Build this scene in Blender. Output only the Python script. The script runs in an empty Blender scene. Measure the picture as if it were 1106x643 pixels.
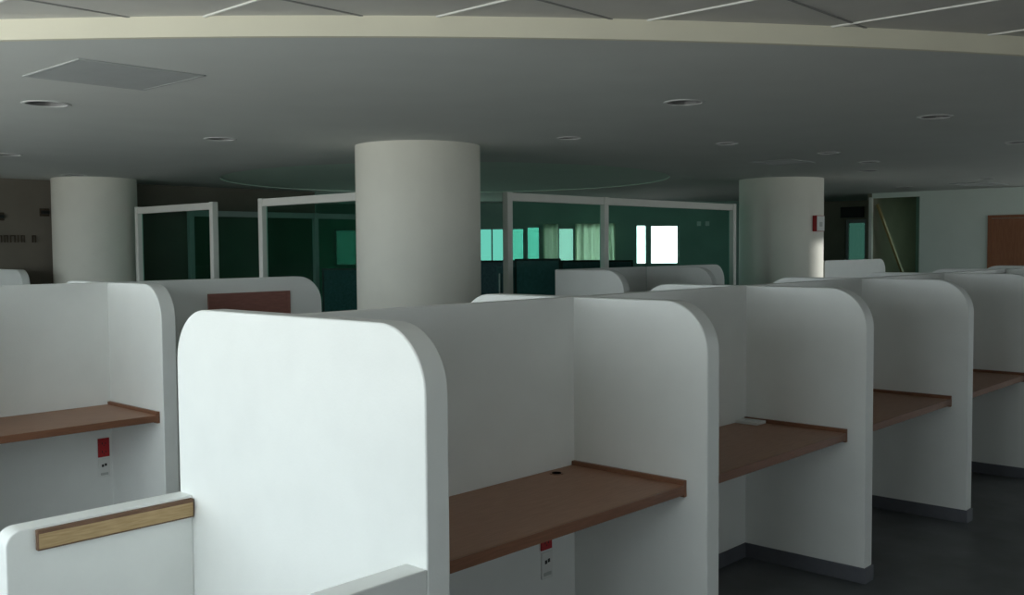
import bpy, bmesh, math, random
from mathutils import Vector, Matrix
random.seed(4)
SC = bpy.context.scene
C = SC.collection
PI = math.pi

# ------------------------------------------------------------------ materials
def mat(name, col, rough=0.6, spec=0.3, var=0.0, scale=8.0, stretch=(1, 1, 1), bump=0.0, bscale=60.0, metal=0.0, col2=None):
    m = bpy.data.materials.new(name); m.use_nodes = True
    nt = m.node_tree; b = nt.nodes['Principled BSDF']
    b.inputs['Base Color'].default_value = (*col, 1)
    b.inputs['Roughness'].default_value = rough
    b.inputs['Specular IOR Level'].default_value = spec
    b.inputs['Metallic'].default_value = metal
    if var or bump or col2:
        tc = nt.nodes.new('ShaderNodeTexCoord'); mp = nt.nodes.new('ShaderNodeMapping')
        mp.inputs['Scale'].default_value = stretch
        nt.links.new(tc.outputs['Object'], mp.inputs['Vector'])
    if var or col2:
        n = nt.nodes.new('ShaderNodeTexNoise'); n.inputs['Scale'].default_value = scale
        n.inputs['Detail'].default_value = 5
        nt.links.new(mp.outputs['Vector'], n.inputs['Vector'])
        r = nt.nodes.new('ShaderNodeValToRGB')
        c2 = col2 if col2 else tuple(c * (1 - var) for c in col)
        r.color_ramp.elements[0].position = 0.32; r.color_ramp.elements[0].color = (*c2, 1)
        r.color_ramp.elements[1].position = 0.68; r.color_ramp.elements[1].color = (*col, 1)
        nt.links.new(n.outputs['Fac'], r.inputs['Fac'])
        nt.links.new(r.outputs['Color'], b.inputs['Base Color'])
    if bump:
        n2 = nt.nodes.new('ShaderNodeTexNoise'); n2.inputs['Scale'].default_value = bscale
        n2.inputs['Detail'].default_value = 4
        nt.links.new(mp.outputs['Vector'], n2.inputs['Vector'])
        bp = nt.nodes.new('ShaderNodeBump'); bp.inputs['Strength'].default_value = bump
        bp.inputs['Distance'].default_value = 0.004
        nt.links.new(n2.outputs['Fac'], bp.inputs['Height'])
        nt.links.new(bp.outputs['Normal'], b.inputs['Normal'])
    return m

def glass(name, tint, refl=1.0):
    m = bpy.data.materials.new(name); m.use_nodes = True
    nt = m.node_tree; nt.nodes.clear()
    o = nt.nodes.new('ShaderNodeOutputMaterial')
    t = nt.nodes.new('ShaderNodeBsdfTransparent'); t.inputs['Color'].default_value = (*tint, 1)
    g = nt.nodes.new('ShaderNodeBsdfGlossy'); g.inputs['Roughness'].default_value = 0.02
    g.inputs['Color'].default_value = (refl, refl, refl, 1)
    f = nt.nodes.new('ShaderNodeFresnel'); f.inputs['IOR'].default_value = 1.45
    x = nt.nodes.new('ShaderNodeMixShader')
    # a solid pane is crossed twice: tint and mirror on the entry face, clear on the exit face
    ge = nt.nodes.new('ShaderNodeNewGeometry'); inv = nt.nodes.new('ShaderNodeMath'); inv.operation = 'SUBTRACT'; inv.inputs[0].default_value = 1
    nt.links.new(ge.outputs['Backfacing'], inv.inputs[1])
    mu = nt.nodes.new('ShaderNodeMath'); mu.operation = 'MULTIPLY'
    nt.links.new(inv.outputs[0], mu.inputs[0]); nt.links.new(f.outputs['Fac'], mu.inputs[1])
    nt.links.new(mu.outputs[0], x.inputs['Fac'])
    cm = nt.nodes.new('ShaderNodeMix'); cm.data_type = 'RGBA'
    cm.inputs['A'].default_value = (*tint, 1); cm.inputs['B'].default_value = (1, 1, 1, 1)
    nt.links.new(ge.outputs['Backfacing'], cm.inputs['Factor']); nt.links.new(cm.outputs['Result'], t.inputs['Color'])
    nt.links.new(t.outputs[0], x.inputs[1]); nt.links.new(g.outputs[0], x.inputs[2])
    nt.links.new(x.outputs[0], o.inputs['Surface'])
    return m

def cloth(name, col, trans):
    m = bpy.data.materials.new(name); m.use_nodes = True
    nt = m.node_tree; nt.nodes.clear()
    o = nt.nodes.new('ShaderNodeOutputMaterial')
    d = nt.nodes.new('ShaderNodeBsdfDiffuse'); d.inputs['Color'].default_value = (*col, 1)
    t = nt.nodes.new('ShaderNodeBsdfTranslucent'); t.inputs['Color'].default_value = (*trans, 1)
    x = nt.nodes.new('ShaderNodeMixShader'); x.inputs['Fac'].default_value = 0.75
    nt.links.new(d.outputs[0], x.inputs[1]); nt.links.new(t.outputs[0], x.inputs[2])
    nt.links.new(x.outputs[0], o.inputs['Surface'])
    return m

M = dict(
    plaster=mat('carrel_plaster', (0.83, 0.845, 0.825), 0.42, 0.35, var=0.04, scale=5, bump=0.12, bscale=120),
    base=mat('baseboard_vinyl', (0.13, 0.135, 0.155), 0.5, 0.3, var=0.1, scale=20),
    desk=mat('desk_laminate', (0.37, 0.20, 0.125), 0.42, 0.35, col2=(0.30, 0.152, 0.093), scale=9, stretch=(1.2, 14, 14)),
    deskedge=mat('desk_edge_band', (0.25, 0.115, 0.066), 0.4, 0.35, var=0.2, scale=12, stretch=(1, 12, 12)),
    oak=mat('raw_ledger_wood', (0.50, 0.36, 0.20), 0.7, 0.15, col2=(0.38, 0.26, 0.13), scale=7, stretch=(2, 12, 25)),
    oakdark=mat('ledger_edge_wood', (0.20, 0.12, 0.08), 0.7, 0.15, var=0.25, scale=12, stretch=(2, 12, 12)),
    board=mat('board_wood', (0.30, 0.13, 0.105), 0.5, 0.3, var=0.18, scale=7, stretch=(2, 10, 14)),
    floor=mat('floor_vinyl', (0.135, 0.145, 0.152), 0.42, 0.35, var=0.35, scale=3.5, bump=0.1, bscale=40),
    ceil=mat('ceiling_paint', (0.68, 0.70, 0.68), 0.85, 0.1, var=0.04, scale=2),
    recess=mat('recess_green_light_tint', (0.70, 0.82, 0.74), 0.85, 0.1, var=0.03, scale=2),  # green cast of the window light is put into this colour
    tile=mat('ceiling_tile', (0.60, 0.59, 0.56), 0.85, 0.1, var=0.05, scale=6, bump=0.2, bscale=120),
    gap_shade=mat('gap_shade_grey', (0.30, 0.30, 0.29), 0.8, 0.1, var=0.1, scale=10),
    tbar=mat('ceiling_bar_white', (0.75, 0.75, 0.72), 0.6, 0.2),
    fascia=mat('fascia_cream', (0.80, 0.77, 0.64), 0.7, 0.2, var=0.03, scale=3),
    column=mat('column_paint', (0.78, 0.765, 0.69), 0.6, 0.25, var=0.05, scale=3, bump=0.15, bscale=50),
    wallbrown=mat('wall_brown', (0.20, 0.18, 0.148), 0.8, 0.1, var=0.12, scale=2.5, bump=0.2, bscale=30),
    walllight=mat('wall_pale_green', (0.78, 0.85, 0.79), 0.8, 0.15, var=0.05, scale=2),
    wallgrey=mat('wall_grey', (0.5, 0.5, 0.47), 0.85, 0.1, var=0.05, scale=2),
    walldark=mat('wall_dark', (0.27, 0.40, 0.345), 0.85, 0.1, var=0.15, scale=2),
    walltaupe=mat('wall_taupe', (0.27, 0.25, 0.19), 0.8, 0.1, var=0.12, scale=3),
    alu=mat('frame_white_aluminium', (0.74, 0.735, 0.69), 0.45, 0.4, var=0.03, scale=8),
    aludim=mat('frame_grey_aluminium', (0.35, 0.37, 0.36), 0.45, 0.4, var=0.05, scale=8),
    screen=mat('dark_office_fabric', (0.09, 0.15, 0.165), 0.9, 0.05, var=0.3, scale=30),
    dark=mat('black_plastic', (0.012, 0.013, 0.014), 0.4, 0.4, var=0.1, scale=20),
    grille=mat('grille_grey', (0.49, 0.51, 0.51), 0.7, 0.2, var=0.05, scale=10),
    can=mat('downlight_reflector', (0.16, 0.16, 0.16), 0.35, 0.4, var=0.1, scale=10),
    trim=mat('downlight_trim', (0.66, 0.67, 0.66), 0.45, 0.4, var=0.03, scale=10),
    lamp=mat('downlight_lamp', (0.35, 0.35, 0.34), 0.3, 0.5, var=0.1, scale=10),
    red=mat('red_plastic', (0.42, 0.018, 0.022), 0.4, 0.4, var=0.08, scale=30),
    white=mat('white_plastic', (0.76, 0.77, 0.75), 0.4, 0.4, var=0.03, scale=30),
    hole=mat('cable_hole_black', (0.006, 0.005, 0.005), 1.0, 0.0, var=0.1, scale=20),
    greyp=mat('grey_plastic', (0.50, 0.52, 0.50), 0.5, 0.3, var=0.06, scale=30),
    door=mat('door_wood', (0.36, 0.15, 0.075), 0.5, 0.3, col2=(0.28, 0.11, 0.055), scale=5, stretch=(10, 10, 1.2)),
    ladder=mat('ladder_wood', (0.33, 0.25, 0.11), 0.6, 0.2, var=0.2, scale=10, stretch=(8, 8, 1)),
    steel=mat('brushed_steel', (0.55, 0.56, 0.56), 0.35, 0.5, var=0.1, scale=20, metal=0.8),
    mark=mat('dark_lettering', (0.075, 0.06, 0.045), 0.8, 0.1, var=0.2, scale=20),
    glass_part=glass('glass_green_partition', (0.52, 0.84, 0.74), 0.15),
    glass_clear=glass('glass_clear_window', (0.93, 0.96, 0.95), 1.0),
    glass_tint=glass('glass_green_added_window', (0.62, 0.95, 0.82), 0.8),
    glass_teal=glass('glass_dark_green_window', (0.03, 0.115, 0.085), 0.8),
    glass_mid=glass('glass_pale_green_window', (0.10, 0.15, 0.125), 0.8),
    glass_deep=glass('glass_deep_green_window', (0.006, 0.018, 0.013), 0.5),
    curtain=cloth('curtain_cloth', (0.62, 0.66, 0.52), (0.80, 0.84, 0.74)),
)

# ------------------------------------------------------------------ mesh helpers
class MB:
    def __init__(s): s.bm = bmesh.new()
    def box(s, x0, x1, y0, y1, z0, z1):
        v = [s.bm.verts.new(p) for p in ((x0,y0,z0),(x1,y0,z0),(x1,y1,z0),(x0,y1,z0),(x0,y0,z1),(x1,y0,z1),(x1,y1,z1),(x0,y1,z1))]
        for f in ((0,3,2,1),(4,5,6,7),(0,1,5,4),(1,2,6,5),(2,3,7,6),(3,0,4,7)): s.bm.faces.new([v[i] for i in f])
        return s
    def prism(s, pts, ext):                      # closed polygon of 3D points swept along a vector
        e = Vector(ext); a = [s.bm.verts.new(p) for p in pts]; b = [s.bm.verts.new(Vector(p) + e) for p in pts]
        n = len(pts)
        s.bm.faces.new(list(reversed(a))); s.bm.faces.new(b)
        for i in range(n): s.bm.faces.new((a[i], a[(i+1) % n], b[(i+1) % n], b[i]))
        return s
    def lathe(s, prof, cx=0, cy=0, n=48, close=False):   # profile (r, z) turned about a vertical axis
        rings = []
        for r, z in prof:
            rings.append([s.bm.verts.new((cx + r*math.cos(2*PI*i/n), cy + r*math.sin(2*PI*i/n), z)) for i in range(n)] if r > 1e-6 else [s.bm.verts.new((cx, cy, z))])
        seq = list(zip(rings, rings[1:])) + ([(rings[-1], rings[0])] if close else [])
        for a, b in seq:
            for i in range(n):
                j = (i+1) % n
                if len(a) == 1 and len(b) == 1: continue
                if len(a) == 1: s.bm.faces.new((a[0], b[j], b[i]))
                elif len(b) == 1: s.bm.faces.new((a[i], a[j], b[0]))
                else: s.bm.faces.new((a[i], a[j], b[j], b[i]))
        return s
    def bar(s, p, q, w, d, up=(0, 0, 1)):        # rectangular bar between two points
        p, q = Vector(p), Vector(q); t = (q-p).normalized(); u = Vector(up)
        a = t.cross(u).normalized(); b = a.cross(t).normalized()
        pts = [p + a*w/2*i + b*d/2*j for i, j in ((-1,-1),(1,-1),(1,1),(-1,1))]
        return s.prism(pts, q-p)
    def fill(s, loops, z):                       # flat face with holes
        ed = []
        for lp in loops:
            v = [s.bm.verts.new((x, y, z)) for x, y in lp]
            ed += [s.bm.edges.new((v[i], v[(i+1) % len(v)])) for i in range(len(v))]
        bmesh.ops.triangle_fill(s.bm, edges=ed, use_beauty=True)
        return s

def obj(name, mb, m, parent=None, bevel=0.0, smooth=True, seg=2):
    bm = mb.bm
    bmesh.ops.recalc_face_normals(bm, faces=bm.faces[:])
    me = bpy.data.meshes.new(name); bm.to_mesh(me); bm.free()
    me.materials.append(m)
    if smooth:
        me.shade_smooth(); me.set_sharp_from_angle(angle=math.radians(32))
    o = bpy.data.objects.new(name, me); C.objects.link(o)
    if parent:
        o.parent = parent
        if parent.type == 'EMPTY': o.location = -parent.location
    if bevel:
        b = o.modifiers.new('bevel', 'BEVEL'); b.width = bevel; b.segments = seg; b.limit_method = 'ANGLE'; b.angle_limit = math.radians(40)
    return o
def tag(o, label, cat, group=None):
    o['label'] = label; o['category'] = cat
    if group: o['group'] = group
    return o
def thing(name, label, cat, loc=(0, 0, 0), group=None):
    o = bpy.data.objects.new(name, None); C.objects.link(o); o.location = loc; o.empty_display_size = 0.1
    return tag(o, label, cat, group)
def struct(name, mb, m, parent=None, bevel=0, smooth=True):
    o = obj(name, mb, m, parent, bevel, smooth)
    if parent is None: o['kind'] = 'structure'
    return o
def copy_tree(o, parent=None):
    c = o.copy(); C.objects.link(c)
    if parent: c.parent = parent
    for ch in o.children: copy_tree(ch, c)
    return c
def arc(cx, cy, r, a0, a1, n):
    return [(cx + r*math.cos(a0+(a1-a0)*i/n), cy + r*math.sin(a0+(a1-a0)*i/n)) for i in range(n+1)]

# ------------------------------------------------------------------ dimensions
EYE = 1.70
ZC, ZU = 2.60, 2.685           # lower and upper ceiling
TH = 0.0893                    # carrel partition thickness
XW, XR, YF, YL = -1.0, 17.0, -4.0, 12.95
CEN, RAD = (11.45, 12.28), 12.50   # circle of the lower ceiling's edge
DOME, DR = (9.2, 9.7), 2.92

# ------------------------------------------------------------------ the setting
struct('floor', MB().box(XW-.2, 20, YF-.2, 17.6, -0.15, 0), M['floor'])

DL = [  # downlights: x, y, diameter
    (2.563, 6.251, .28), (4.352, 7.259, .26), (3.648, 9.754, .23), (6.371, 5.264, .21), (5.332, 3.476, .26), (7.202, 2.62, .24),
    (7.724, 4.596, .21), (9.225, 4.364, .22), (10.572, 4.546, .24), (11.816, 5.08, .26), (14.478, 4.571, .23), (9.55, 2.75, .24),
    (5.15, 11.85, .30), (15.541, 6.104, .27)]
a0 = PI + math.asin(( CEN[1]-13.2)/RAD) if False else PI - math.asin((13.2-CEN[1])/RAD)
a1 = 2*PI - math.acos((19.9-CEN[0])/RAD)
edge = arc(*CEN, RAD, a0, a1, 160)
outer = edge + [(19.9, 17.5), (edge[0][0], 17.5)]
holes = [arc(*DOME, DR, 0, 2*PI, 96)[:-1]] + [arc(x, y, d*.43, 0, 2*PI, 32)[:-1] for x, y, d in DL]
lc = MB().fill([outer] + holes, ZC)
struct('ceiling', lc, M['ceil'], smooth=False)
# fascia band along the curved step
fb = MB()
inner = arc(*CEN, RAD-0.03, a0, a1, 160)
def strip(mb, pts, pts2, z0, z1):
    A = [mb.bm.verts.new((x, y, z0)) for x, y in pts]; B = [mb.bm.verts.new((x, y, z1)) for x, y in pts]
    D = [mb.bm.verts.new((x, y, z0)) for x, y in pts2]; E = [mb.bm.verts.new((x, y, z1)) for x, y in pts2]
    for i in range(len(pts)-1):
        mb.bm.faces.new((A[i], A[i+1], B[i+1], B[i])); mb.bm.faces.new((D[i], E[i], E[i+1], D[i+1]))
        mb.bm.faces.new((A[i], D[i], D[i+1], A[i+1])); mb.bm.faces.new((B[i], B[i+1], E[i+1], E[i]))
strip(fb, edge, inner, ZC-0.002, ZU+.02)
struct('trim_1', fb, M['fascia'])
# upper ceiling in front of the step
up = MB().fill([edge + [(19.9, YF-.2), (XW-.2, YF-.2), (XW-.2, 13.2)]], ZU)
struct('ceiling_upper', up, M['tile'], smooth=False)
tb = MB(); tx = MB()
for k in range(-8, 16):                                   # bars along Y, lit from the window side
    x = 2.235 + .69*k
    if x < XW or x > 16.9: continue
    dx = abs(x-CEN[0]); yend = CEN[1]-math.sqrt(RAD**2-dx**2) if dx < RAD else 13
    tb.box(x-.005, x+.005, YF, min(yend+.005, 12.9), ZU-.007, ZU+.004)
for k in range(-8, 16):                                   # bars along X, their grey paints in the shade of a gap
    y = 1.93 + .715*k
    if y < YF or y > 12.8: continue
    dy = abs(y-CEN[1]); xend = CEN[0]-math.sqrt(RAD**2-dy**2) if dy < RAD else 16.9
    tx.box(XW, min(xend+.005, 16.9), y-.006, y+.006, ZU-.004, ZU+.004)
struct('trim_2', tb, M['tbar'], smooth=False)
struct('trim_5', tx, M['gap_shade'], smooth=False)
# round recess in the lower ceiling
dm = MB().lathe([(DR, ZC), (DR, ZC+.014), (0, ZC+.014)], *DOME, n=96)
struct('ceiling_recess', dm, M['recess'])
# roof slab above everything, keeps the sky out
struct('ceiling_slab', MB().box(XW-.3, 20.2, YF-.3, 17.8, ZC+.24, ZC+.4), M['wallgrey'])

def wall_y(name, y0, y1, x0, x1, opens, m, zt=ZC+.24):     # wall in the XZ direction, openings (x0, x1, z0, z1)
    mb = MB(); xs = x0
    for a, b, c, d in sorted(opens):
        mb.box(xs, a, y0, y1, 0, zt)
        if c > 0: mb.box(a, b, y0, y1, 0, c)
        mb.box(a, b, y0, y1, d, zt); xs = b
    mb.box(xs, x1, y0, y1, 0, zt)
    return struct(name, mb, m, smooth=False)
def wall_x(name, x0, x1, y0, y1, opens, m, zt=ZC+.24):
    mb = MB(); ys = y0
    for a, b, c, d in sorted(opens):
        mb.box(x0, x1, ys, a, 0, zt)
        if c > 0: mb.box(x0, x1, a, b, 0, c)
        mb.box(x0, x1, a, b, d, zt); ys = b
    mb.box(x0, x1, ys, y1, 0, zt)
    return struct(name, mb, m, smooth=False)

NW = [0]
def portal(cx, cy, cz, w, h, nrm):
    l = bpy.data.lights.new('window_portal', 'AREA'); l.shape = 'RECTANGLE'; l.size = w; l.size_y = h; l.cycles.is_portal = True
    o = bpy.data.objects.new('window_portal', l); C.objects.link(o); o.location = (cx, cy, cz)
    n = Vector(nrm).normalized(); z = -n; x = Vector((0, 0, 1)).cross(z).normalized(); y = z.cross(x)
    o.rotation_euler = Matrix((x, y, z)).transposed().to_euler()
def window_x(x, y0, y1, z0, z1, gm, d=.05, nrm=1, mull=1, fm='alu'):       # window in an X = const wall
    NW[0] += 1; f = MB(); w = .05
    f.box(x-d/2, x+d/2, y0, y0+w, z0, z1).box(x-d/2, x+d/2, y1-w, y1, z0, z1)
    f.box(x-d/2, x+d/2, y0+w, y1-w, z0, z0+w).box(x-d/2, x+d/2, y0+w, y1-w, z1-w, z1)
    for k in range(1, mull+1):
        yy = y0 + (y1-y0)*k/(mull+1); f.box(x-d/2, x+d/2, yy-w/2, yy+w/2, z0+w, z1-w)
    o = struct('window_%d' % NW[0], f, M[fm], smooth=False)
    obj('window_pane', MB().box(x-.003, x+.003, y0+w, y1-w, z0+w, z1-w), gm, o, smooth=False)
    portal(x + .06*nrm, (y0+y1)/2, (z0+z1)/2, y1-y0, z1-z0, (nrm, 0, 0))
def window_y(y, x0, x1, z0, z1, gm, d=.05, nrm=1, mull=1, fm='alu'):       # window in a Y = const wall
    NW[0] += 1; f = MB(); w = .05
    f.box(x0, x0+w, y-d/2, y+d/2, z0, z1).box(x1-w, x1, y-d/2, y+d/2, z0, z1)
    f.box(x0+w, x1-w, y-d/2, y+d/2, z0, z0+w).box(x0+w, x1-w, y-d/2, y+d/2, z1-w, z1)
    for k in range(1, mull+1):
        xx = x0 + (x1-x0)*k/(mull+1); f.box(xx-w/2, xx+w/2, y-d/2, y+d/2, z0+w, z1-w)
    o = struct('window_%d' % NW[0], f, M[fm], smooth=False)
    obj('window_pane', MB().box(x0+w, x1-w, y-.003, y+.003, z0+w, z1-w), gm, o, smooth=False)
    portal((x0+x1)/2, y + .06*nrm, (z0+z1)/2, x1-x0, z1-z0, (0, nrm, 0))
# window wall on the left behind the camera (daylight on the end panel)
WW = [(0.5, 2.3, .75, 2.45), (2.6, 5.2, .75, 2.45), (5.5, 8.1, .75, 2.45), (8.4, 11.0, .75, 2.45)]
wall_x('wall_west', XW-.2, XW, YF-.2, YL+.2, WW, M['wallgrey'])
for a, b, c, d in WW: window_x(XW-.1, a, b, c, d, M['glass_clear'])
SW = [(1.2, 2.35, .5, 2.45), (11.0, 13.2, .4, 2.45), (13.5, 15.7, .4, 2.45)]  # unseen windows added to brighten the carrel spines and the right wall
wall_y('wall_south', YF-.2, YF, XW, 20, SW, M['wallgrey'])
for q in SW: window_y(YF-.1, *q, M['glass_clear'])
# left wall, brown, ends at the far bay and turns towards the facade
wall_y('wall_left', YL, YL+.2, XW, 9.4, [], M['wallbrown'])
# far facade, square to the long view
FW = Vector((0.73247, 0.68080, 0)); RT = Vector((0.68080, -0.73247, 0)); FD = 20.0
def fac(l, d=FD): p = FW*d + RT*l; return (p.x, p.y)
def pl(px): return (px-553)/1076.1*FD
def fbox(mb, l0, l1, z0, z1, d0=FD, d1=FD+.2):
    pts = [(*fac(l0, d0), z0), (*fac(l1, d0), z0), (*fac(l1, d1), z0), (*fac(l0, d1), z0)]
    return mb.prism(pts, (0, 0, z1-z0))
FWIN = [(362, 386, 1.36, 2.10, 'glass_deep', 0), (394, 506, 1.2, 2.13, 'glass_tint', 2), (512, 567.0, 1.36, 2.10, 'glass_teal', 1), (569, 584, 1.36, 2.13, 'glass_teal', 0),  # tinted window behind the middle column is added to light the bay
        (588, 602, 1.36, 2.10, 'glass_clear', 0), (603, 621, 1.20, 2.10, 'glass_mid', 0), (625, 664, 1.36, 2.12, 'glass_clear', 0),
        (687, 699.5, 1.34, 2.15, 'glass_clear', 0), (702.5, 734, 1.34, 2.14, 'glass_clear', 0)]
mb = MB(); ls = pl(318)
for a, b, c, d, g, n in FWIN:
    fbox(mb, ls, pl(a), 0, ZC+.24); fbox(mb, pl(a), pl(b), 0, c); fbox(mb, pl(a), pl(b), d, ZC+.24); ls = pl(b)
fbox(mb, ls, pl(800), 0, ZC+.24)
struct('wall_back', mb, M['walldark'], smooth=False)
for a, b, c, d, g, n in FWIN:
    NW[0] += 1; f = MB(); l0, l1, w = pl(a), pl(b), .028
    fbox(f, l0, l0+w, c, d, FD+.05, FD+.1); fbox(f, l1-w, l1, c, d, FD+.05, FD+.1)
    fbox(f, l0+w, l1-w, c, c+w, FD+.05, FD+.1); fbox(f, l0+w, l1-w, d-w, d, FD+.05, FD+.1)
    for k in range(n):
        lm = l0 + (l1-l0)*(.36 if n == 1 else (k+1)/(n+1)); fbox(f, lm-w/2, lm+w/2, c+w, d-w, FD+.05, FD+.1)
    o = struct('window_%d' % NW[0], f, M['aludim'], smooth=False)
    obj('window_pane', fbox(MB(), l0+w, l1-w, c+w, d-w, FD+.07, FD+.076), M[g], o, smooth=False)
    if g in ('glass_clear', 'glass_tint'):
        p = fac((l0+l1)/2, FD-.01); portal(p[0], p[1], (c+d)/2, l1-l0, d-c, -FW)
# turn of the left wall and the far corner by the lobby
def wseg(name, p, q, t, m):
    p, q = Vector((*p, 0)), Vector((*q, 0)); n = Vector((0, 0, 1)).cross((q-p).normalized())*t
    return struct(name, MB().prism([p, q, q+n, p+n], (0, 0, ZC+.24)), m, smooth=False)
wseg('wall_turn', (9.42, YL), fac(pl(317)), .2, M['walldark'])
wseg('wall_corner', fac(pl(801)), (19.5, 10.0), .2, M['walldark'])
# right wall with doorway, corridor and lobby
RWIN = [(3.90, 4.44, .9, 2.45)]
wall_x('wall_right', XR, XR+.12, YF, 6.42, RWIN, M['walllight'])
window_x(XR+.06, *RWIN[0], M['glass_clear'], nrm=-1, mull=0)
struct('trim_3', MB().box(XR, XR+.12, 6.42, 7.24, 2.515, ZC+.24), M['walllight'], smooth=False)
struct('trim_4', MB().box(XR-.01, XR+.06, 7.24, 7.29, 0, 2.53), M['alu'], smooth=False)
wall_y('wall_corridor', 7.24, 7.34, XR+.06, 19.5, [], M['walltaupe'])
wall_x('wall_corridor_end', 19.0, 19.1, 6.2, 7.24, [], M['walldark'])
wall_y('wall_corridor_side', 6.30, 6.42, XR+.12, 19.5, [(17.4, 18.7, 1.0, 2.4)], M['walltaupe'])
window_y(6.36, 17.4, 18.7, 1.0, 2.4, M['glass_mid'], mull=0)  # unseen window added to light the corridor wall
LW = (8.42, 8.86, 0, 2.22)
wall_x('wall_lobby', 19.5, 19.7, 7.34, 10.2, [LW], M['walltaupe'])
# glazed lobby door
d1 = MB(); a, b = LW[0], LW[1]
d1.box(19.55, 19.60, a, a+.05, 0, 2.22).box(19.55, 19.60, b-.05, b, 0, 2.22).box(19.55, 19.60, a+.05, b-.05, 2.15, 2.22).box(19.55, 19.60, a+.05, b-.05, 0, .12)
d1 = struct('door_1', d1, M['aludim'], smooth=False)
obj('door_pane', MB().box(19.572, 19.578, a+.05, b-.05, .12, 2.15), M['glass_deep'], d1, smooth=False)
# wooden door in the right wall
d2 = struct('door_2', MB().box(XR-.014, XR-.001, 4.67, 5.27, .006, 2.11), M['door'], bevel=.004)
df = MB().box(XR-.024, XR-.001, 5.27, 5.325, 0, 2.165).box(XR-.024, XR-.001, 4.615, 4.67, 0, 2.165).box(XR-.024, XR-.001, 4.67, 5.27, 2.115, 2.165)
obj('door_frame', df, M['door'], d2, bevel=.003)
hd = MB().box(XR-.05, XR-.014, 4.73, 4.76, 1.03, 1.06).box(XR-.065, XR-.05, 4.73, 4.87, 1.03, 1.06)
obj('door_handle', hd, M['steel'], d2, bevel=.004)

# ------------------------------------------------------------------ columns
for (x, y, r, lab) in ((5.924, 6.63, .549, 'thick round cream column in the middle, nearest of the three columns'),
                       (5.655, 12.42, .502, 'round cream column on the left beside the brown wall'),
                       (12.453, 6.568, .557, 'round column on the right with a small alarm box on it')):
    o = obj('column', MB().lathe([(0, 0), (r, 0), (r, ZC-.001), (0, ZC-.001)], 0, 0, 72), M['column'])
    o.location = (x, y, 0); tag(o, lab, 'column')

# ------------------------------------------------------------------ downlights and vents
names = ['large round downlight at left, just in front of the square ceiling grille', 'recessed downlight above left, between the square grille and the middle column',
         'downlight at the left edge of the photo, high above the left column', 'small downlight just right of the top of the middle column',
         'large round downlight right of centre below the curved fascia', 'downlight at upper right, a thin bright rim on the dark ceiling',
         'small downlight to the upper left of the right column', 'downlight directly above the right edge of the right column',
         'upper one of the two stacked downlights right of the right column', 'lower one of the two stacked downlights right of the right column',
         'small far downlight above the pale wall beside the square vent', 'downlight cut by the right edge of the photo',
         'dark downlight touching the top of the left column', 'faint far downlight just above the ladder doorway']
proto = None
for (x, y, d), lab in zip(DL, names):
    if proto is None:
        t = thing('downlight', lab, 'downlight', (0, 0, 0), 'recessed ceiling downlights')
        R = .14
        obj('trim_ring', MB().lathe([(R*.84, .0), (R*.86, -.005), (R*.95, -.006), (R*1.0, -.003), (R*1.0, .0)], n=48), M['trim'], t)
        obj('reflector', MB().lathe([(R*.86, .001), (R*.80, .05), (R*.66, .085), (R*.66, .10), (0, .10)], n=48), M['can'], t)
        obj('bulb', MB().lathe([(R*.20, .098), (R*.22, .07), (R*.16, .045), (0, .035)], n=24), M['lamp'], t)
        proto = t
    else:
        t = copy_tree(proto); tag(t, lab, 'downlight', 'recessed ceiling downlights')
    t.scale = (d/.28, d/.28, 1); t.location = (x, y, ZC)

def ceiling_grille(x0, x1, y0, y1, lab, n, pm='grille'):
    cx, cy = (x0+x1)/2, (y0+y1)/2
    t = thing('ceiling_grille', lab, 'ceiling vent', (cx, cy, ZC), 'square ceiling grilles')
    w = .022; z0, z1 = ZC-.007, ZC-.0005
    f = MB().box(x0, x1, y0, y0+w, z0, z1).box(x0, x1, y1-w, y1, z0, z1).box(x0, x0+w, y0+w, y1-w, z0, z1).box(x1-w, x1, y0+w, y1-w, z0, z1)
    obj('grille_frame', f, M['grille'], t, bevel=.003)
    obj('backing_panel', MB().box(x0+w, x1-w, y0+w, y1-w, ZC-.004, z1), M['grille'], t, smooth=False)
    s = MB()
    for k in range(n):
        yy = y0+w + (y1-y0-2*w)*(k+.5)/n
        s.box(x0+w, x1-w, yy-.004, yy+.004, ZC-.006, ZC-.004)
    obj('louvre', s, M['grille'], t, smooth=False)
ceiling_grille(2.07, 2.73, 4.675, 5.335, 'large square grille in the ceiling at upper left', 26)
ceiling_grille(9.58, 10.14, 4.95, 5.44, 'square ceiling vent just above the right column', 12)
ceiling_grille(15.2, 16.15, 4.78, 5.32, 'far ceiling vent in front of the pale right wall', 12)

# ------------------------------------------------------------------ carrels
RC = 0.2
def panel_profile(y0, y1, zt, rl=RC, rr=RC):               # (y, z) outline with rounded upper corners
    p = [(y0, 0)]
    if rl: p += [(y0+rl-rl*math.cos(a), zt-rl+rl*math.sin(a)) for a in [PI/2*i/14 for i in range(15)]]
    else: p += [(y0, zt)]
    if rr: p += [(y1-rr+rr*math.sin(a), zt-rr+rr*math.cos(a)) for a in [PI/2*i/14 for i in range(15)]]
    else: p += [(y1, zt)]
    return p + [(y1, 0)]
def partition(x, y0, y1, zt, root, rl=RC, rr=RC, base=True):
    o = obj('partition_panel', MB().prism([(x, y, z) for y, z in panel_profile(y0, y1, zt, rl, rr)], (TH, 0, 0)), M['plaster'], root, bevel=.005)
    if base:
        e = .008
        b = MB().box(x-e, x, y0-e, y1+e, 0, .079).box(x+TH, x+TH+e, y0-e, y1+e, 0, .079).box(x, x+TH, y0-e, y0, 0, .079).box(x, x+TH, y1, y1+e, 0, .079)
        obj('baseboard', b, M['base'], o, bevel=.002)
    return o
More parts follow.
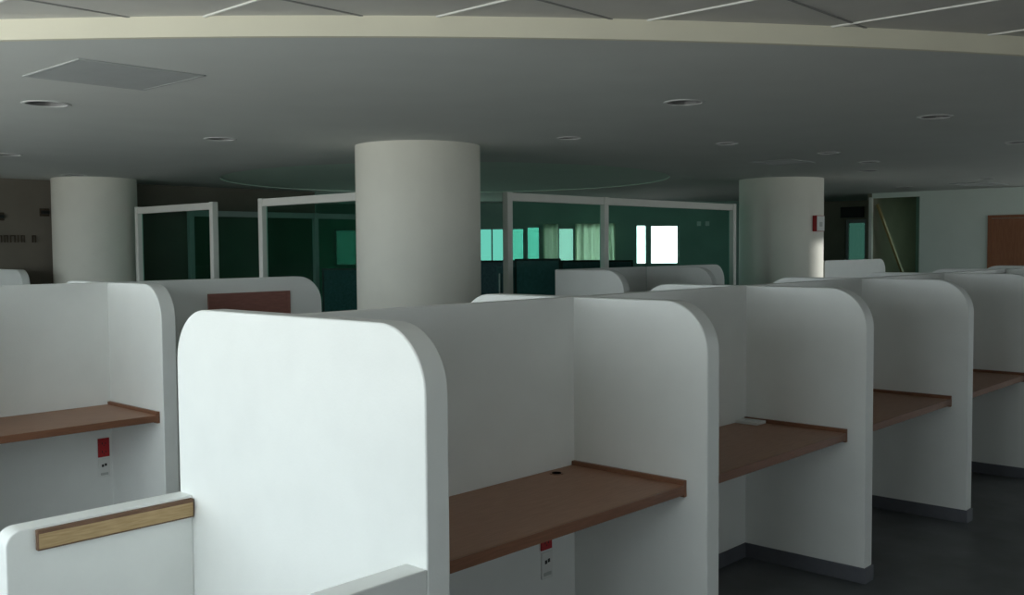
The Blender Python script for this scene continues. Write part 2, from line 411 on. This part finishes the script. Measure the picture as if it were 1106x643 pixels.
def spine(segs, y0, y1, zt, root, round_end=None):
    mb = MB()
    for a, b in segs: mb.box(a, b, y0, y1, 0, zt)
    if round_end:
        a, b = round_end
        pr = [(a, 0), (a, zt)] + [(b-RC+RC*math.sin(t), zt-RC+RC*math.cos(t)) for t in [PI/2*i/14 for i in range(15)]] + [(b, 0)]
        mb.prism([(x, y0, z) for x, z in pr], (0, y1-y0, 0))
    o = obj('spine_wall', mb, M['plaster'], root)
    bb = MB()
    for a, b in segs + ([round_end] if round_end else []):
        bb.box(a, b, y0-.008, y0, 0, .079).box(a, b, y1, y1+.008, 0, .079)
    obj('baseboard', bb, M['base'], o, bevel=.002)
    return o

def desk(xa, xb, yfr, yb, lab, group, grommet=False):
    t = thing('carrel_desk', lab, 'desk', ((xa+xb)/2, (yfr+yb)/2, .72), group)
    g = .0015
    obj('desk_top', MB().box(xa+g, xb-.02, yfr+.012, yb-g, .722, .755), M['desk'], t, bevel=.001)
    obj('front_edge', MB().box(xa+g, xb-.02, yfr, yfr+.012, .716, .755), M['deskedge'], t, bevel=.002)
    obj('side_ledger', MB().box(xb-.02, xb-g, yfr, yb-g, .707, .774), M['deskedge'], t, bevel=.002)
    if grommet:
        gx, gy = 3.145, 2.676
        k = obj('grommet', MB().lathe([(.020, .756), (.021, .7575), (.029, .7575), (.030, .7552), (.020, .7552)], gx, gy, 32, close=True), M['deskedge'], t)
        obj('grommet_hole', MB().lathe([(0, .7556), (.0195, .7556), (.0195, .7590), (0, .7590)], gx, gy, 32), M['hole'], k)
    return t

# --- row 1: the long double-sided row running away to the right
ZP = 1.4845
X0, P = 1.8635, 1.4713
YS0, YS1, YFR, YBK = 2.736, 2.800, 2.066, 3.446
NP = 7
r1 = thing('carrel_row', 'long row of white double-sided study carrels crossing the foreground to the right', 'study carrels', (X0, 2.77, 0), 'rows of study carrels')
for k in range(NP): partition(X0+k*P, YFR, YBK, ZP, r1)
spine([(X0+k*P+TH, X0+(k+1)*P) for k in range(NP-1)], YS0, YS1, ZP, r1)
# low walls that project from the end panel towards the window side
def low_wall(y0, y1, xe, root):
    r = .055; zt = .7934
    pr = [(X0, 0), (X0, zt)] + [(xe+r-r*math.sin(t), zt-r+r*math.cos(t)) for t in [PI/2*i/8 for i in range(9)]] + [(xe, 0)]
    o = obj('low_side_wall', MB().prism([(x, y0, z) for x, z in pr], (0, y1-y0, 0)), M['plaster'], root, bevel=.004)
    bb = MB().box(xe, X0, y0-.008, y0, 0, .079).box(xe, X0, y1, y1+.008, 0, .079).box(xe-.008, xe, y0-.008, y1+.008, 0, .079)
    obj('baseboard', bb, M['base'], o, bevel=.002)
    return o
lw = low_wall(YBK-TH, YBK, 1.205, r1)
low_wall(YFR, YFR+TH, 1.205, r1)
y = YBK-TH
lg = obj('ledger_strip', MB().box(1.298, 1.858, y-.020, y, .716, .785), M['oakdark'], lw, bevel=.003)
obj('ledger_face', MB().box(1.302, 1.854, y-.022, y-.0195, .722, .772), M['oak'], lg, bevel=.001)

G1 = 'wooden desks in the long carrel row'
dl = ['brown wooden carrel desk nearest the camera, with a round cable hole', 'second wooden carrel desk from the front, small grey tray in its corner',
      'third wooden carrel desk along the long row', 'fourth wooden carrel desk, cut by the right edge of the photo']
for k in range(4): desk(X0+k*P+TH, X0+(k+1)*P, 2.159, YS0, dl[k], G1, k == 0)

# small grey tray in the back corner of desk 2
t = thing('small_tray', 'small grey plastic tray lying in the back corner of the second desk', 'tray', (4.735, 2.66, .755))
obj('tray_base', MB().box(4.685, 4.778, 2.60, 2.728, .7553, .759), M['white'], t, bevel=.001)
w = .006
obj('tray_rim', MB().box(4.685, 4.778, 2.60, 2.60+w, .759, .770).box(4.685, 4.778, 2.728-w, 2.728, .759, .770).box(4.685, 4.685+w, 2.60+w, 2.728-w, .759, .770).box(4.778-w, 4.778, 2.60+w, 2.728-w, .759, .770), M['white'], t, bevel=.0015)

# --- row 2: behind on the left, ends in a rounded spine
Z2 = 1.506
Y2, Y2B = 5.98, 6.044
r2 = thing('carrel_row', 'white study carrels behind on the left, ending in a rounded wall before the column', 'study carrels', (2.8, 6.0, 0), 'rows of study carrels')
px2 = [1.316, 2.787]
for x in px2: partition(x, 5.32, 6.70, Z2, r2)
spine([(-.3, px2[0]), (px2[0]+TH, px2[1])], Y2, Y2B, Z2, r2, (px2[1]+TH, 4.385))
desk(px2[0]+TH, px2[1], 5.36, Y2, 'wooden carrel desk at the left edge of the photo, above a red outlet', 'desks in the carrel row behind')
t = thing('wooden_board', 'reddish brown wooden board fixed to the rounded carrel wall behind the white end panel', 'board', (3.79, 5.965, 1.0))
obj('board_panel', MB().box(3.462, 4.100, Y2-.020, Y2-.001, 1.02, 1.408), M['board'], t, bevel=.002)
obj('edge_strip', MB().box(4.072, 4.1005, Y2-.023, Y2-.0195, 1.02, 1.4085), M['board'], t, bevel=.001)

# --- far row in front of the glass, between the middle and the right column
r4 = thing('carrel_row', 'grey shaded carrel row in front of the glass partition, right of the middle column', 'study carrels', (8.6, 6.0, 0), 'rows of study carrels')
for x in (7.126, 8.60): partition(x, 5.27, 6.07, 1.492, r4, RC, 0)
spine([(7.126+TH, 8.60)], 6.07-.0, 6.13, 1.492, r4, (8.60+TH, 10.16))
# --- wall end beyond the right column
r5 = thing('carrel_row', 'short far carrel wall with rounded end showing just right of the right column', 'study carrels', (13.7, 6.0, 0), 'rows of study carrels')
spine([(13.03, 13.3)], 6.2, 6.27, 1.49, r5, (13.3, 15.08))
# --- row against the brown wall, only its end panel shows
r3 = thing('carrel_row', 'far white carrel end panel at the left edge, against the brown wall', 'study carrels', (4.6, 12.6, 0), 'rows of study carrels')
partition(4.60, 12.03, 12.90, 1.486, r3, RC, 0)
spine([(2.6, 4.60)], 12.84, 12.90, 1.486, r3)

# ------------------------------------------------------------------ wall outlets under the desks
def outlet(xc, yw, zc, kind, lab):
    t = thing('wall_outlet', lab, 'outlet', (xc, yw, zc), 'wall outlets under the carrel desks')
    w, h = .036, .058
    obj('face_plate', MB().box(xc-w, xc+w, yw-.008, yw-.0005, zc-h, zc+h), M['red' if kind == 'red' else 'white'], t, bevel=.003)
    if kind == 'red':
        obj('plate_border', MB().box(xc-w-.004, xc+w+.004, yw-.003, yw-.0004, zc-h-.004, zc+h+.004), M['white'], t)
        for dz in (-.026, .026):
            s = MB().box(xc-.013, xc-.008, yw-.0088, yw-.0075, zc+dz-.006, zc+dz+.008).box(xc+.008, xc+.013, yw-.0088, yw-.0075, zc+dz-.006, zc+dz+.006).box(xc-.003, xc+.003, yw-.0088, yw-.0075, zc+dz-.015, zc+dz-.009)
            obj('socket', s, M['dark'], t, smooth=False)
    else:
        obj('network_port', MB().box(xc-.016, xc-.002, yw-.0088, yw-.0075, zc+.006, zc+.022).box(xc+.002, xc+.016, yw-.0088, yw-.0075, zc+.010, zc+.026), M['dark'], t, smooth=False)
        obj('label_holder', MB().box(xc-.024, xc+.024, yw-.0092, yw-.0075, zc-.045, zc-.030), M['greyp'], t, smooth=False)
outlet(3.140, YS0, .480, 'red', 'red power outlet under the nearest desk')
outlet(3.144, YS0, .356, 'white', 'white network outlet with black port under the nearest desk')
outlet(2.733, Y2, .492, 'red', 'red power outlet under the desk at the left edge')
outlet(2.733, Y2, .367, 'white', 'white network outlet with black port under the desk at the left edge')

# ------------------------------------------------------------------ glass partition around the bay
GZ = 2.24
def gpost(mb, x, y, w=.05): mb.box(x-w, x+w, y-w, y+w, 0, GZ)
def glazed(lab, axis, c, posts, rail_to=None):
    # axis 'x': partition along X at Y = c ; axis 'y': along Y at X = c
    t = thing('glass_partition', lab, 'glass partition', (posts[0], c, 0) if axis == 'x' else (c, posts[0], 0), 'white framed glass partitions')
    def bx(a0, a1, b0, b1, z0, z1):
        return MB().box(a0, a1, b0, b1, z0, z1) if axis == 'x' else MB().box(b0, b1, a0, a1, z0, z1)
    w = .036
    for p in posts: obj('post', bx(p-w, p+w, c-w, c+w, 0, GZ), M['alu'], t, bevel=.006)
    ends = [p for p in posts]
    if rail_to is not None: ends = sorted(ends + [rail_to])
    for a, b in zip(ends, ends[1:]):
        a2 = a + (w if a in posts else 0); b2 = b - (w if b in posts else 0)
        obj('top_rail', bx(a2, b2, c-w*.8, c+w*.8, GZ-.085, GZ-.005), M['alu'], t, bevel=.004)
        obj('bottom_rail', bx(a2, b2, c-w*.8, c+w*.8, 0, .10), M['alu'], t, bevel=.004)
        obj('glass_pane', bx(a2, b2, c+.022, c+.028, .10, GZ-.085), M['glass_part'], t, smooth=False)
    return t
glazed('white framed green glass partition between the middle and right columns', 'x', 6.63, [7.08, 8.61, 11.29])
glazed('white framed glass partition joining the left side of the middle column', 'y', 5.95, [9.12], 7.20)
glazed('narrow white framed glass panel just right of the left column', 'y', 5.95, [10.10, 11.86])
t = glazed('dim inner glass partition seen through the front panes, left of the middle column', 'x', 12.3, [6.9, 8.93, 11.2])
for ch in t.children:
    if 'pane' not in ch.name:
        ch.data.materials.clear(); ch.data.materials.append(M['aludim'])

# ------------------------------------------------------------------ inside the glazed bay
def office_screen(l0, l1, d, h, lab):
    t = thing('office_screen', lab, 'office divider', (*fac((l0+l1)/2, d), 0), 'dark office dividers behind the glass')
    obj('screen_panel', fbox(MB(), l0+.03, l1-.03, .08, h-.03, d, d+.05), M['screen'], t, bevel=.004)
    f = MB(); fbox(f, l0, l0+.03, 0, h, d-.005, d+.055); fbox(f, l1-.03, l1, 0, h, d-.005, d+.055); fbox(f, l0+.03, l1-.03, h-.03, h, d-.005, d+.055)
    obj('screen_frame', f, M['dark'], t, bevel=.003)
def lpx(px, d): return (px-553)/1076.1*d
office_screen(lpx(556, 14), lpx(606, 14), 14, 1.545, 'dark office divider behind the glass right of the white post')
office_screen(lpx(606, 15.5), lpx(652, 15.5), 15.5, 1.50, 'dark office divider behind the glass above the grey carrel row')
office_screen(lpx(505, 16), lpx(560, 16), 16, 1.50, 'dark office divider seen through the gap right of the middle column')
office_screen(lpx(655, 16), lpx(684, 16), 16, 1.49, 'dark office divider below the two white windows')
office_screen(lpx(348, 14.6), lpx(392, 14.6), 14.6, 1.42, 'dark office divider left of the middle column behind the glass')
t = thing('office_cabinet', 'dark cabinet with a pale handle behind the glass gap right of the middle column', 'cabinet', (*fac(lpx(542, 12.5), 12.5), 0))
l0, l1 = lpx(536.5, 12.5), lpx(556, 12.5)
obj('cabinet_body', fbox(MB(), l0, l1, 0, 1.46, 12.5, 12.9), M['screen'], t, bevel=.006)
obj('cabinet_door', fbox(MB(), l0+.01, l1-.01, .05, 1.44, 12.485, 12.4995), M['screen'], t, bevel=.003)
obj('handle', fbox(MB(), lpx(540, 12.5)-.012, lpx(540, 12.5)+.006, 1.12, 1.38, 12.46, 12.485), M['steel'], t, bevel=.003)

def curtain(px0, px1, z0, z1, lab, slant=0.0, d=FD-.14):
    l0, l1 = pl(px0), pl(px1); n = max(12, int((l1-l0)/.012)); mb = MB(); rows = 8; V = []
    for r in range(rows+1):
        z = z1 + (z0-z1)*r/rows; s = slant*(1-(1-r/rows)**1.6); row = []
        for i in range(n+1):
            u = i/n; l = l0 + s + (l1-l0-s)*u
            x, y = fac(l, d + .03*math.sin(u*(l1-l0)*42)); row.append(mb.bm.verts.new((x, y, z)))
        V.append(row)
    for r in range(rows):
        for i in range(n): mb.bm.faces.new((V[r][i], V[r][i+1], V[r+1][i+1], V[r+1][i]))
    o = obj('curtain', mb, M['curtain'])
    sd = o.modifiers.new('thick', 'SOLIDIFY'); sd.thickness = .003
    return tag(o, lab, 'curtain', 'pale curtains at the far windows')
curtain(587, 603, 1.3, 2.17, 'narrow pale curtain at the left edge of the middle far window')
curtain(621, 650, 1.3, 2.17, 'wide pale curtain left of the white post, tied back on a slant', 0.0)
curtain(652, 664, 1.3, 2.17, 'thin pale curtain just right of the glass partition post', .1)

# ------------------------------------------------------------------ lobby things on the right
t = thing('wall_screen', 'black flat screen above the green lobby door', 'screen', (19.4, 8.68, 2.36))
obj('screen_body', MB().box(19.40, 19.46, 8.45, 8.92, 2.255, 2.475), M['dark'], t, bevel=.008)
obj('wall_bracket', MB().box(19.46, 19.499, 8.60, 8.77, 2.31, 2.42), M['steel'], t)
obj('screen_glass', MB().box(19.397, 19.4005, 8.465, 8.905, 2.27, 2.46), mat('screen_gloss', (.008, .009, .010), .15, .5, var=.05), t, smooth=False)

t = thing('ladder', 'yellowish wooden ladder leaning inside the dark doorway', 'ladder', (18.05, 6.65, 0))
A0, A1 = Vector((18.05, 6.66, 0.0)), Vector((17.13, 7.195, 2.40)); WX = Vector((-.28, -.115, 0))
for o_ in (Vector((0, 0, 0)), WX):
    obj('side_rail', MB().bar(A0+o_, A1+o_, .035, .07, (1, 0, 0)), M['ladder'], t, bevel=.003)
for k in range(1, 9):
    p = A0.lerp(A1, k/9)
    obj('rung', MB().bar(p + WX*.06, p + WX*.94, .03, .03), M['ladder'], t, bevel=.003)

# alarm box on the right column
th = math.radians(-97)
cx, cy, r = 12.453, 6.568, .557
n = Vector((math.cos(th), math.sin(th), 0)); s = Vector((-n.y, n.x, 0)); bpos = Vector((cx, cy, 0)) + n*(r-.006)
t = thing('alarm_box', 'small red and white alarm box mounted on the right column', 'alarm', (bpos.x, bpos.y, 1.99))
def nbox(mb, a0, a1, d0, d1, z0, z1):
    return mb.prism([bpos + s*a0 + n*d0 + Vector((0, 0, z0)), bpos + s*a1 + n*d0 + Vector((0, 0, z0)), bpos + s*a1 + n*d1 + Vector((0, 0, z0)), bpos + s*a0 + n*d1 + Vector((0, 0, z0))], (0, 0, z1-z0))
obj('alarm_body', nbox(MB(), -.09, .09, 0, .06, 1.885, 2.095), M['red'], t, bevel=.004)
obj('front_plate', nbox(MB(), -.084, .084, .06, .068, 1.892, 2.088), M['white'], t, bevel=.003)
obj('push_button', nbox(MB(), -.03, .03, .068, .074, 1.95, 2.01), M['greyp'], t, bevel=.004)

# faint lettering and fittings on the brown wall
from math import floor as _fl
def on_wall(px, py): # point of the brown wall along a sight line of the photograph's layout
    l = (px-553)/1076.1; d = 1.0
    dx, dy = FW.x + RT.x*l, FW.y + RT.y*l
    k = YL/dy
    return dx*k, EYE + (270.8-py)/1076.1*k
x0, z0 = on_wall(-2, 257); x1, _ = on_wall(37, 257)
t = thing('wall_lettering', 'faint line of dark lettering on the brown wall at far left', 'lettering', (x0, YL, z0))
xx = x0
for wd in (.07, .06, .075, .03, .06, 0, .06, .075):
    if wd:
        lt = MB().box(xx, xx+.014, YL-.012, YL-.001, z0-.045, z0+.045)
        if wd > .04:
            lt.box(xx+.014, xx+wd-.012, YL-.012, YL-.001, z0+.031, z0+.045)
            lt.box(xx+wd-.026, xx+wd-.012, YL-.012, YL-.001, z0-.045, z0+.031)
        obj('letter', lt, M['mark'], t, smooth=False)
    xx += (wd if wd else .05) + .012
    if xx > x1: break
for px, py, lab in ((1, 233, 'small dark wall fitting at the left edge of the brown wall'), (50, 229, 'small dark wall fitting on the brown wall touching the left column')):
    x, z = on_wall(px, py)
    t = thing('wall_fitting', lab, 'wall fitting', (x, YL, z), 'dark fittings on the brown wall')
    obj('fitting_plate', MB().box(x-.06, x+.06, YL-.012, YL-.0005, z-.05, z+.05), M['mark'], t, bevel=.003)
    obj('fitting_hook', MB().box(x-.045, x+.045, YL-.06, YL-.012, z-.02, z+.02), M['dark'], t, bevel=.004)

# two small white plates on the dark wall behind the glass
for px, lab in ((755, 'left of two small pale plates on the dark wall behind the glass'), (764, 'right of two small pale plates on the dark wall behind the glass')):
    l = pl(px); t = obj('wall_plate', fbox(MB(), l-.04, l+.04, 2.11, 2.20, FD-.012, FD-.001), M['white'], bevel=.003)
    tag(t, lab, 'wall plate', 'pale plates behind the glass')

# ------------------------------------------------------------------ sky and camera
w = bpy.data.worlds.new('sky'); SC.world = w; w.use_nodes = True
nt = w.node_tree; bg = nt.nodes['Background']
tc = nt.nodes.new('ShaderNodeTexCoord'); sp = nt.nodes.new('ShaderNodeSeparateXYZ'); rp = nt.nodes.new('ShaderNodeValToRGB')
nt.links.new(tc.outputs['Generated'], sp.inputs[0])
mr = nt.nodes.new('ShaderNodeMapRange'); mr.inputs['From Min'].default_value = -1; mr.inputs['From Max'].default_value = 1
nt.links.new(sp.outputs['Z'], mr.inputs['Value']); nt.links.new(mr.outputs[0], rp.inputs['Fac'])
e = rp.color_ramp.elements
e[0].position = 0.46; e[0].color = (.86, .87, .84, 1)
e[1].position = 0.50; e[1].color = (.87, .955, 1.0, 1)
nt.links.new(rp.outputs['Color'], bg.inputs['Color']); bg.inputs['Strength'].default_value = 3.0

sun = bpy.data.lights.new('sun', 'SUN'); sun.energy = 1.6; sun.angle = math.radians(1.0); sun.color = (1, .97, .9)
so = bpy.data.objects.new('sun', sun); C.objects.link(so); so.location = (30, -5, 8)
so.rotation_euler = Vector((math.cos(math.radians(23)), -math.sin(math.radians(23)), .108)).to_track_quat('Z', 'Y').to_euler()

cam = bpy.data.cameras.new('camera'); co = bpy.data.objects.new('camera', cam); C.objects.link(co)
cam.sensor_width = 36; cam.lens = 1076.1/1106*36; cam.clip_end = 200; cam.clip_start = .05
fw = Vector((0.73155941, 0.67995215, -0.04985884)); rt = Vector((0.68051234, -0.73269992, -0.00733423)); upv = Vector((0.04151849, 0.02856413, 0.99872935))
mx = Matrix((rt, upv, -fw)).transposed().to_4x4(); mx.translation = (0, 0, EYE)
co.matrix_world = mx
SC.camera = co
vs = SC.view_settings
vs.view_transform = 'Standard'; vs.look = 'None'; vs.gamma = 1; vs.use_curve_mapping = False
vs.exposure = 0.88
SC.cycles.use_denoising = True
SC.cycles.max_bounces = 12; SC.cycles.diffuse_bounces = 7; SC.cycles.transparent_max_bounces = 16
SC.cycles.sample_clamp_indirect = 6
